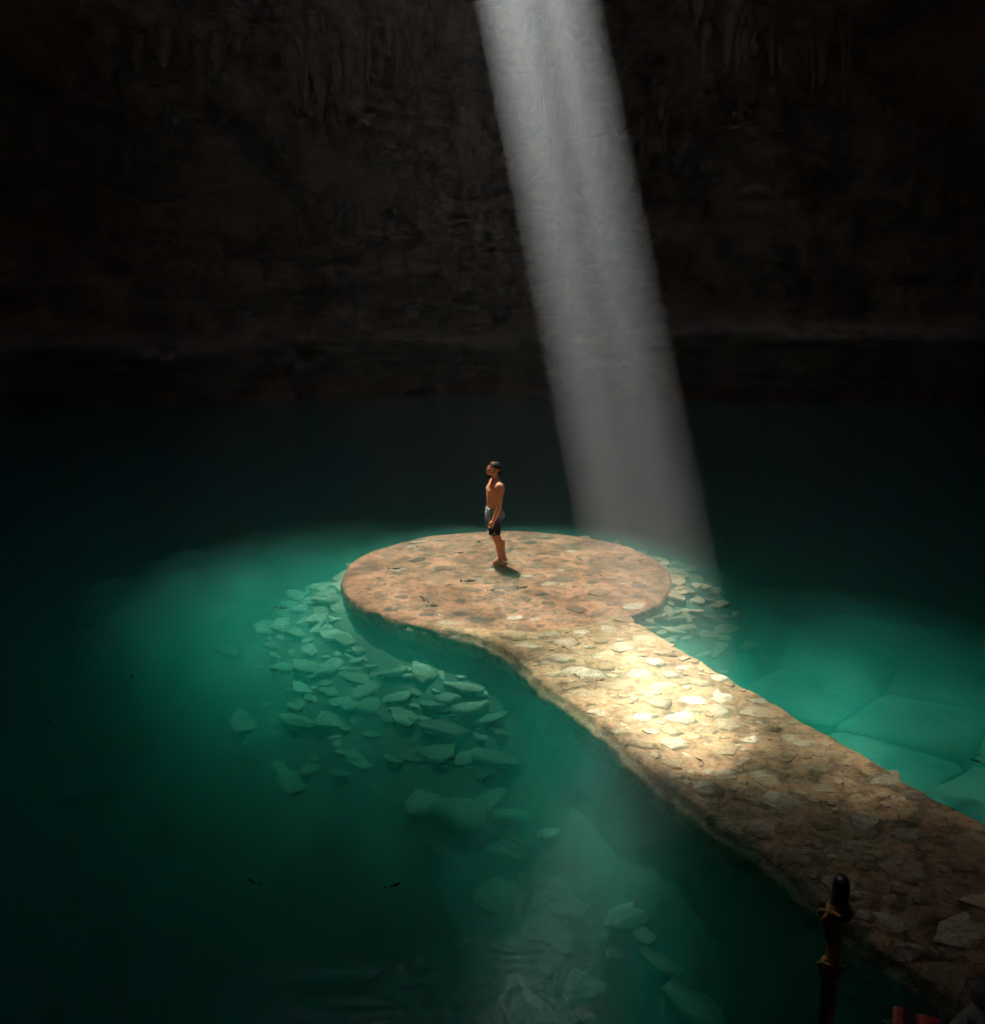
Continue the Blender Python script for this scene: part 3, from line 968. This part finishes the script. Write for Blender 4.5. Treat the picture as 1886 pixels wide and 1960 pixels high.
FISH_P = [(-0.25, 16.62, 2.7, .17), (-0.62, 15.90, 0.2, .17), (0.68, 15.75, 2.2, .10), (-1.72, 14.94, 0.1, .22), (-0.72, 14.05, 1.4, .15), (-0.40, 14.25, 0.3, .26), (0.50, 13.92, 0.5, .19), (1.85, 14.55, 1.9, .14), (-0.02, 13.80, 0.4, .14), (-1.10, 13.42, 2.3, .20), (-1.07, 13.28, 2.1, .18), (-0.93, 13.05, 0.1, .19)]
FISH_W = [(1.98, 11.05, 0.2, .11), (1.35, 10.3, 0.4, .12), (0.98, 11.35, 2.3, .10), (1.05, 10.45, 1.9, .13), (2.15, 8.35, 2.2, .14)]
FISH_G = [(-3.28, 13.1, 0.1, .20), (-4.6, 10.55, 1.5, .15), (-5.06, 9.35, 1.9, .15), (-5.9, 12.3, 2.8, .17), (-0.82, 6.45, 0.7, .15), (4.6, 16.9, 0.4, .20), (6.1, 16.2, 2.6, .17), (5.08, 8.46, 2.4, .15), (5.16, 8.6, 0.6, .11), (-2.0, 6.5, 2.4, .14), (2.9, 17.9, 2.9, .16)]
build_fish()

# ------------------------------------------------------------------ the man
def ellipsoid(c, r, rot=None, seg=20, rings=12):
    V, F = [], []
    Rm = Euler(rot).to_matrix() if rot else Matrix.Identity(3)
    for i in range(rings + 1):
        th = math.pi * i / rings
        for k in range(seg):
            a = 2 * math.pi * k / seg
            p = Vector((r[0] * math.sin(th) * math.cos(a), r[1] * math.sin(th) * math.sin(a), r[2] * math.cos(th)))
            V.append(tuple(Rm @ p + Vector(c)))
    for i in range(rings):
        for k in range(seg):
            F.append((i * seg + k, (i + 1) * seg + k, (i + 1) * seg + (k + 1) % seg, i * seg + (k + 1) % seg))
    return V, F

def loft(rings, seg=24, flat=True):
    """rings: (centre, half-depth x, half-width y, tilt about y)"""
    V, F = [], []
    for (c, a, b, t) in rings:
        for k in range(seg):
            q = 2 * math.pi * k / seg
            x, y = a * math.cos(q), b * math.sin(q)
            V.append((c[0] + x * math.cos(t), c[1] + y, c[2] + x * math.sin(t)))
    for i in range(len(rings) - 1):
        for k in range(seg):
            F.append((i * seg + k, i * seg + (k + 1) % seg, (i + 1) * seg + (k + 1) % seg, (i + 1) * seg + k))
    F.append(tuple(range(seg))[::-1]); F.append(tuple((len(rings) - 1) * seg + k for k in range(seg)))
    return V, F

def remeshed(name, pieces, voxel, smooth=4, factor=0.5):
    V, F = [], []
    for (v, f) in pieces:
        o = len(V); V += [tuple(p) for p in v]; F += [tuple(k + o for k in q) for q in f]
    me = mesh_np('tmp', V, F)
    bm = bmesh.new(); bm.from_mesh(me); bmesh.ops.recalc_face_normals(bm, faces=bm.faces); bm.to_mesh(me); bm.free()
    ob = bpy.data.objects.new('tmp', me); col.objects.link(ob)
    md = ob.modifiers.new('r', 'REMESH'); md.mode = 'VOXEL'; md.voxel_size = voxel; md.use_smooth_shade = True
    sm = ob.modifiers.new('s', 'SMOOTH'); sm.iterations = smooth; sm.factor = factor
    dg = bpy.context.evaluated_depsgraph_get()
    out = bpy.data.meshes.new_from_object(ob.evaluated_get(dg))
    out.name = name
    bpy.data.objects.remove(ob)
    out.polygons.foreach_set('use_smooth', np.ones(len(out.polygons), bool))
    return out

def limb(pts, rad, seg=14, sub=5):
    P = [Vector(p) for p in pts]
    q, r = [], []
    for i in range(len(P) - 1):
        for t in np.linspace(0, 1, sub, endpoint=False):
            tt = t * t * (3 - 2 * t)
            q.append(P[i].lerp(P[i + 1], t)); r.append(rad[i] + (rad[i + 1] - rad[i]) * tt)
    q.append(P[-1]); r.append(rad[-1])
    return tube(q, r, seg)

def build_man():
    # local frame: he faces -x, his left side is -y, soles at z = 0
    mx, my = 0.10, 15.42
    root = empty('person', (mx, my, PZ + 0.012), R(14))
    tag(root, 'bare-chested person in blue swim shorts and backward black cap looking up', 'person')
    skin = NT('skin'); c = skin.coord((1, 1, 1)); f = skin.noise(c, 9, 5, 0.6)
    skin.bsdf(skin.ramp(f, [(0.3, (0.62, 0.285, 0.155)), (0.7, (0.74, 0.38, 0.22))]), 0.5, skin.noise(c, 120, 3, 0.6), 0.15, 0.004, 0.35)
    P = []
    # legs: feet under him, hips pushed a little forward
    for s in (-1, 1):
        fx = 0.0 if s < 0 else 0.12
        hip = (-0.085, 0.095 * s, 0.94)
        knee = (-0.075 + fx * 0.4, 0.105 * s, 0.52)
        ank = (0.015 + fx, 0.10 * s, 0.09)
        P.append(limb([hip, (-0.105 + fx * .15, 0.10 * s, 0.78), (-0.09 + fx * .3, 0.102 * s, 0.62), knee, (-0.02 + fx * 0.6, 0.104 * s, 0.40), (-0.005 + fx * 0.75, 0.103 * s, 0.30), (0.01 + fx * .95, 0.1 * s, 0.16), ank],
                      [0.098, 0.092, 0.074, 0.060, 0.057, 0.060, 0.040, 0.037]))
        P.append(ellipsoid((0.03 + fx * 0.7, 0.104 * s, 0.335), (0.045, 0.048, 0.105)))           # calf
        P.append(ellipsoid((-0.115 + fx * 0.4, 0.105 * s, 0.525), (0.028, 0.036, 0.042)))         # kneecap
        P.append(ellipsoid((0.045 + fx, 0.10 * s, 0.045), (0.042, 0.036, 0.045)))                 # heel
        P.append(limb([(0.03 + fx, 0.10 * s, 0.06), (-0.06 + fx, 0.105 * s, 0.05), (-0.13 + fx, 0.11 * s, 0.032)], [0.042, 0.04, 0.034]))
        for k in range(5):
            P.append(limb([(-0.12 + fx, (0.11 + (k - 2) * 0.017 * 1) * s, 0.026), (-0.175 + fx + 0.006 * k, (0.112 + (k - 2) * 0.018) * s, 0.018)], [0.017, 0.012 if k else 0.014], 8, 2))
    # trunk
    P.append(loft([((-0.09, 0, 0.86), 0.105, 0.155, 0), ((-0.088, 0, 0.95), 0.122, 0.172, 0), ((-0.092, 0, 1.04), 0.110, 0.160, 0.02), ((-0.098, 0, 1.12), 0.100, 0.148, 0.03),
                   ((-0.094, 0, 1.20), 0.110, 0.156, 0.02), ((-0.080, 0, 1.29), 0.126, 0.178, 0.0), ((-0.064, 0, 1.37), 0.138, 0.192, -0.03), ((-0.048, 0, 1.44), 0.130, 0.194, -0.06),
                   ((-0.042, 0, 1.50), 0.092, 0.160, -0.08), ((-0.044, 0, 1.545), 0.066, 0.095, -0.08)]))
    for s in (-1, 1):
        P.append(ellipsoid((-0.150, 0.078 * s, 1.375), (0.050, 0.088, 0.068), (0, 0.25, 0)))       # chest
        P.append(ellipsoid((0.045, 0.085 * s, 1.40), (0.050, 0.078, 0.105)))                       # shoulder blade
        P.append(ellipsoid((0.004, 0.080 * s, 0.93), (0.080, 0.085, 0.10)))                       # buttock
        P.append(limb([(-0.03, 0.05 * s, 1.56), (-0.03, 0.12 * s, 1.515), (-0.03, 0.175 * s, 1.485)], [0.045, 0.045, 0.05]))  # trapezius
    # neck and head, chin lifted
    P.append(limb([(-0.040, 0, 1.50), (-0.055, 0, 1.58), (-0.070, 0, 1.66)], [0.068, 0.061, 0.058]))
    H = Vector((-0.085, 0, 1.735)); tl = R(28)                     # head centre, tilt back
    def hp(x, y, z):
        ct, st = math.cos(tl), math.sin(tl)
        return (H.x + x * ct + z * st, H.y + y, H.z - x * st + z * ct)
    P.append(ellipsoid(hp(0.012, 0, 0.030), (0.098, 0.076, 0.098), (0, tl, 0)))                    # skull
    P.append(ellipsoid(hp(-0.035, 0, -0.035), (0.062, 0.060, 0.085), (0, tl, 0)))                  # face
    P.append(ellipsoid(hp(-0.060, 0, -0.100), (0.030, 0.034, 0.026), (0, tl, 0)))                  # chin
    for s in (-1, 1):
        P.append(limb([hp(-0.055, 0.022 * s, -0.102), hp(0.0, 0.052 * s, -0.080), hp(0.012, 0.058 * s, -0.045)], [0.022, 0.022, 0.022], 10))   # jaw
        P.append(ellipsoid(hp(-0.072, 0.036 * s, -0.022), (0.020, 0.022, 0.018)))                  # cheekbone
        P.append(ellipsoid(hp(0.016, 0.079 * s, -0.012), (0.020, 0.010, 0.032), (0, tl + 0.2, 0)))       # ear
    P.append(limb([hp(-0.086, 0.032, 0.018), hp(-0.094, 0, 0.020), hp(-0.086, -0.032, 0.018)], [0.013, 0.015, 0.013], 10))   # brow
    P.append(limb([hp(-0.092, 0, 0.008), hp(-0.108, 0, -0.018), hp(-0.122, 0, -0.036)], [0.010, 0.012, 0.015], 10))          # nose
    P.append(ellipsoid(hp(-0.106, 0, -0.042), (0.014, 0.019, 0.010)))
    P.append(ellipsoid(hp(-0.096, 0, -0.064), (0.014, 0.024, 0.008), (0, tl, 0)))                  # lips
    P.append(ellipsoid(hp(-0.092, 0, -0.078), (0.015, 0.022, 0.009), (0, tl, 0)))
    # arms: left arm (towards the lake shore) swings a little forward, right hangs behind the body
    for s in (-1, 1):
        sh = (-0.035, 0.205 * s, 1.465)
        el = (-0.045 if s < 0 else -0.03, 0.268 * s, 1.135)
        wr = (-0.150 if s < 0 else -0.10, 0.262 * s, 0.875)
        P.append(ellipsoid((-0.035, 0.218 * s, 1.440), (0.084, 0.070, 0.098)))                     # deltoid
        mid = [(sh[i] + el[i]) / 2 for i in range(3)]
        P.append(limb([sh, (mid[0], mid[1], mid[2] + 0.05), el], [0.066, 0.061, 0.047]))
        P.append(ellipsoid((mid[0] - 0.022, mid[1], mid[2] + 0.01), (0.050, 0.046, 0.092)))        # biceps
        P.append(ellipsoid((mid[0] + 0.026, mid[1], mid[2] + 0.03), (0.046, 0.044, 0.10)))        # triceps
        m2 = [el[i] + (wr[i] - el[i]) * 0.3 for i in range(3)]
        P.append(limb([el, m2, wr], [0.047, 0.053, 0.033]))
        # hand: palm and five curled fingers
        d = (Vector(wr) - Vector(el)).normalized()
        fwd = Vector((-1, 0, 0)); fwd = (fwd - d * fwd.dot(d)).normalized()       # thumb side
        inn = Vector((0, -s, 0)); inn = (inn - d * inn.dot(d)).normalized()       # towards the thigh
        w = Vector(wr)
        P.append(limb([w, w + d * 0.045, w + d * 0.095], [0.028, 0.036, 0.036]))
        P.append(ellipsoid(w + d * 0.06 + fwd * 0.012, (0.042, 0.022, 0.048)))
        for k in range(4):
            b = w + d * 0.095 + fwd * (0.030 - 0.020 * k)
            ln = (0.95, 1.06, 1.0, 0.80)[k]
            p1 = b + d * 0.040 * ln - inn * 0.004
            p2 = p1 + (d * 0.35 + inn * 0.9).normalized() * 0.030 * ln
            p3 = p2 + (-d * 0.6 + inn * 0.6).normalized() * 0.022 * ln
            P.append(limb([b, p1, p2, p3], [0.0115, 0.011, 0.010, 0.0088], 8, 3))
        t0 = w + d * 0.035 + fwd * 0.032
        P.append(limb([t0, t0 + d * 0.038 + fwd * 0.020 + inn * 0.012, t0 + d * 0.072 + fwd * 0.014 + inn * 0.028], [0.015, 0.0125, 0.010], 8, 3))
    me = remeshed('person_body', P, 0.0068, 3, 0.45)
    body = link('body', me, skin.m, root)
    # swim shorts: pale blue-grey at the waist running into navy at the hems
    sh_m = NT('swim shorts cloth')
    tc = sh_m.n('ShaderNodeTexCoord'); sp = sh_m.n('ShaderNodeSeparateXYZ'); sh_m.l(tc.outputs['Object'], sp.inputs[0])
    cw = sh_m.coord((1, 1, 1)); fl = sh_m.noise(cw, 16, 4, 0.6, 1.2)
    zf = sh_m.n('ShaderNodeMapRange'); sh_m.l(sp.outputs[2], zf.inputs[0]); zf.inputs[1].default_value = 0.72; zf.inputs[2].default_value = 1.03
    zz = sh_m.math('ADD', zf.outputs[0], sh_m.math('MULTIPLY', sh_m.math('SUBTRACT', fl, 0.5), 0.25))
    base = sh_m.ramp(zz, [(0.05, (0.010, 0.016, 0.034)), (0.4, (0.055, 0.085, 0.12)), (0.9, (0.24, 0.42, 0.50))])
    # wave print on the front
    xf = sh_m.n('ShaderNodeMapRange'); sh_m.l(sp.outputs[0], xf.inputs[0]); xf.inputs[1].default_value = -0.12; xf.inputs[2].default_value = -0.20
    wv = sh_m.n('ShaderNodeTexWave'); wv.inputs['Scale'].default_value = 9; wv.inputs['Distortion'].default_value = 6; sh_m.l(cw, wv.inputs['Vector'])
    pr = sh_m.mix(wv.outputs['Fac'], (0.05, 0.13, 0.15), (0.36, 0.52, 0.52))
    mm = sh_m.math('MULTIPLY', xf.outputs[0], zf.outputs[0])
    base = sh_m.mix(mm, base, pr)
    sh_m.bsdf(base, 0.8, fl, 0.4, 0.02, 0.2)
    S = [loft([((-0.088, 0, 1.055), 0.130, 0.178, 0.02), ((-0.072, 0, 0.98), 0.160, 0.196, 0), ((-0.066, 0, 0.90), 0.172, 0.204, 0), ((-0.078, 0, 0.80), 0.140, 0.190, 0)])]
    for s in (-1, 1): S.append(ellipsoid((0.004, 0.080 * s, 0.93), (0.100, 0.100, 0.115)))
    hem = 0.575
    for s in (-1, 1):
        fx = 0.0 if s < 0 else 0.12
        S.append(loft([((-0.085, 0.100 * s, 0.90), 0.125, 0.100, 0), ((-0.098, 0.108 * s, 0.78), 0.118, 0.108, 0), ((-0.092 + fx * .3, 0.112 * s, 0.68), 0.108, 0.108, 0), ((-0.090 + fx * .35, 0.114 * s, hem), 0.106, 0.106, 0)]))
    shorts = link('swim_shorts', remeshed('swim_shorts', S, 0.010, 3, 0.5), sh_m.m, root)
    white = mat_plain('white piping', (0.62, 0.62, 0.58), 0.7, 0.1)
    for s in (-1, 1):
        fx = 0.0 if s < 0 else 0.12
        pts = []
        for a in np.linspace(0, 2 * math.pi, 41):
            notch = 0.075 * math.exp(-((math.atan2(math.sin(a - R(-90) * 1), math.cos(a - R(-90) * 1)) + 0.35 * 1) / 0.16) ** 2) if s < 0 else 0.0
            pts.append((-0.090 + fx * .35 + 0.107 * math.cos(a), 0.114 * s + 0.107 * math.sin(a), hem + 0.008 + notch))
        V, F = tube(pts, [0.0065] * 41, 6)
        link('hem_piping', mesh_np('hem_piping', V, F), white, shorts)
    # cap worn backwards: dome, strap across the forehead, peak at the nape
    blk = mat_plain('black cap cloth', (0.020, 0.021, 0.022), 0.75, 0.3, 50)
    V, F = [], []
    nr, seg = 12, 32
    cc0 = (0.014, 0, 0.036)
    for i in range(nr + 1):
        th = (math.pi * 0.50) * i / nr
        for k in range(seg):
            a = 2 * math.pi * k / seg
            x, y, z = 0.104 * math.sin(th) * math.cos(a), 0.082 * math.sin(th) * math.sin(a), 0.106 * math.cos(th)
            V.append((cc0[0] + x, cc0[1] + y, cc0[2] + z))
    F = []
    for i in range(nr):
        for k in range(seg):
            ids = (i * seg + k, (i + 1) * seg + k, (i + 1) * seg + (k + 1) % seg, i * seg + (k + 1) % seg)
            m = sum((Vector(V[q]) for q in ids), Vector()) / 4 - Vector(cc0)
            # half-moon opening at the forehead (front is -x), closed below by the strap
            if m.x < -0.050 and abs(m.y) < 0.044 and 0.012 < m.z < 0.082: continue
            F.append(ids)
    V2 = [hp(*v) for v in V]
    me = mesh_np('cap_dome', V2, F)
    cap = link('cap', me, blk, root)
    so = cap.modifiers.new('thickness', 'SOLIDIFY'); so.thickness = 0.004; so.offset = 1
    # peak
    V, F = [], []
    for i in range(7):
        for k in range(9):
            a = R(-52 + 104 * k / 8); q = 0.100 + 0.058 * i / 6 * math.cos(R(-52 + 104 * k / 8)) ** 0.5
            V.append(hp(cc0[0] + q * math.cos(a), 0.086 / 0.100 * q * math.sin(a), cc0[2] - 0.010 - 0.05 * (i / 6) ** 1.1 - 0.012 * (a / R(52)) ** 2))
    pk = link('peak', mesh_np('cap_peak', V, grid_faces(7, 9)), blk, cap)
    so = pk.modifiers.new('thickness', 'SOLIDIFY'); so.thickness = 0.004
    # hair in the opening
    hair = mat_plain('light brown hair', (0.24, 0.13, 0.065), 0.7, 0.35, 90, bstr=0.8)
    V, F = ellipsoid(hp(-0.030, 0, 0.070), (0.068, 0.056, 0.052), (0, tl, 0), 18, 10)
    V = [tuple(Vector(v) * (1 + 0.002 * math.sin(i * 2.7))) for i, v in enumerate(V)]
    link('hair', mesh_np('hair', V, F), hair, root)
    eye = mat_plain('eye', (0.02, 0.015, 0.012), 0.2, 0.1)
    for s in (-1, 1):
        link('eye', mesh_np('eye', *ellipsoid(hp(-0.083, 0.030 * s, -0.002), (0.010, 0.012, 0.007), (0, tl, 0), 10, 6)), eye, root)
    # thin cord round the neck
    cord = mat_plain('neck cord', (0.40, 0.26, 0.13), 0.6, 0.1)
    pts = []
    for a in np.linspace(0, 2 * math.pi, 37):
        ca = math.cos(a)
        pts.append((-0.062 - 0.082 * ca + (-0.055 if ca > 0 else 0) * ca, 0.083 * math.sin(a), 1.565 - 0.12 * max(0, ca) ** 1.3))
    link('neck_cord', mesh_np('neck_cord', *tube(pts, [0.0035] * 37, 6)), cord, root)
build_man()

# ------------------------------------------------------------------ air
def vol_mat(name, color, density, g):
    n = NT(name)
    v = n.n('ShaderNodeVolumePrincipled')
    v.inputs['Color'].default_value = (*color, 1)
    v.inputs['Density'].default_value = density
    v.inputs['Anisotropy'].default_value = g
    n.l(v.outputs[0], n.out.inputs['Volume'])
    return n.m

def build_mist():  # mist column added in the shaft's own shape, so the beam alone shows
    seg, top = 48, 9.5
    V, F = [], []
    hs = [0.03, 4, 8, top]
    for h in hs:
        for k in range(seg):
            a = 2 * math.pi * k / seg
            ex, ey = 0.84 * math.cos(a), 2.02 * math.sin(a)
            V.append((SPOT[0] + TX * h + ex * 0.991 + ey * 0.13, SPOT[1] + TY * h - ex * 0.13 + ey * 0.991, h))
    for q in range(len(hs) - 1):
        for k in range(seg):
            F.append((q * seg + k, q * seg + (k + 1) % seg, (q + 1) * seg + (k + 1) % seg, (q + 1) * seg + k))
    F.append(tuple(range(seg))[::-1]); F.append(tuple((len(hs) - 1) * seg + k for k in range(seg)))
    o = link('sunlit_mist', mesh_np('sunlit_mist', V, F), vol_mat('mist', (0.80, 0.90, 1.0), 0.057, 0.78))
    tag(o, 'pale mist column shaped to fill the shaft of sunlight above the walkway', 'mist', kind='stuff')
build_mist()

def build_haze():
    bm = bmesh.new(); bmesh.ops.create_cube(bm, size=1.0)
    for v in bm.verts:
        v.co = Vector((v.co.x * 66, v.co.y * 62 + 15, -10.0 if v.co.z < 0 else 28.5))
    me = bpy.data.meshes.new('haze'); bm.to_mesh(me); bm.free()
    o = link('haze', me, vol_mat('haze', (0.92, 0.95, 0.95), 0.0012, 0.3))
    tag(o, 'thin damp haze filling the air of the cave', 'haze', kind='stuff')
build_haze()
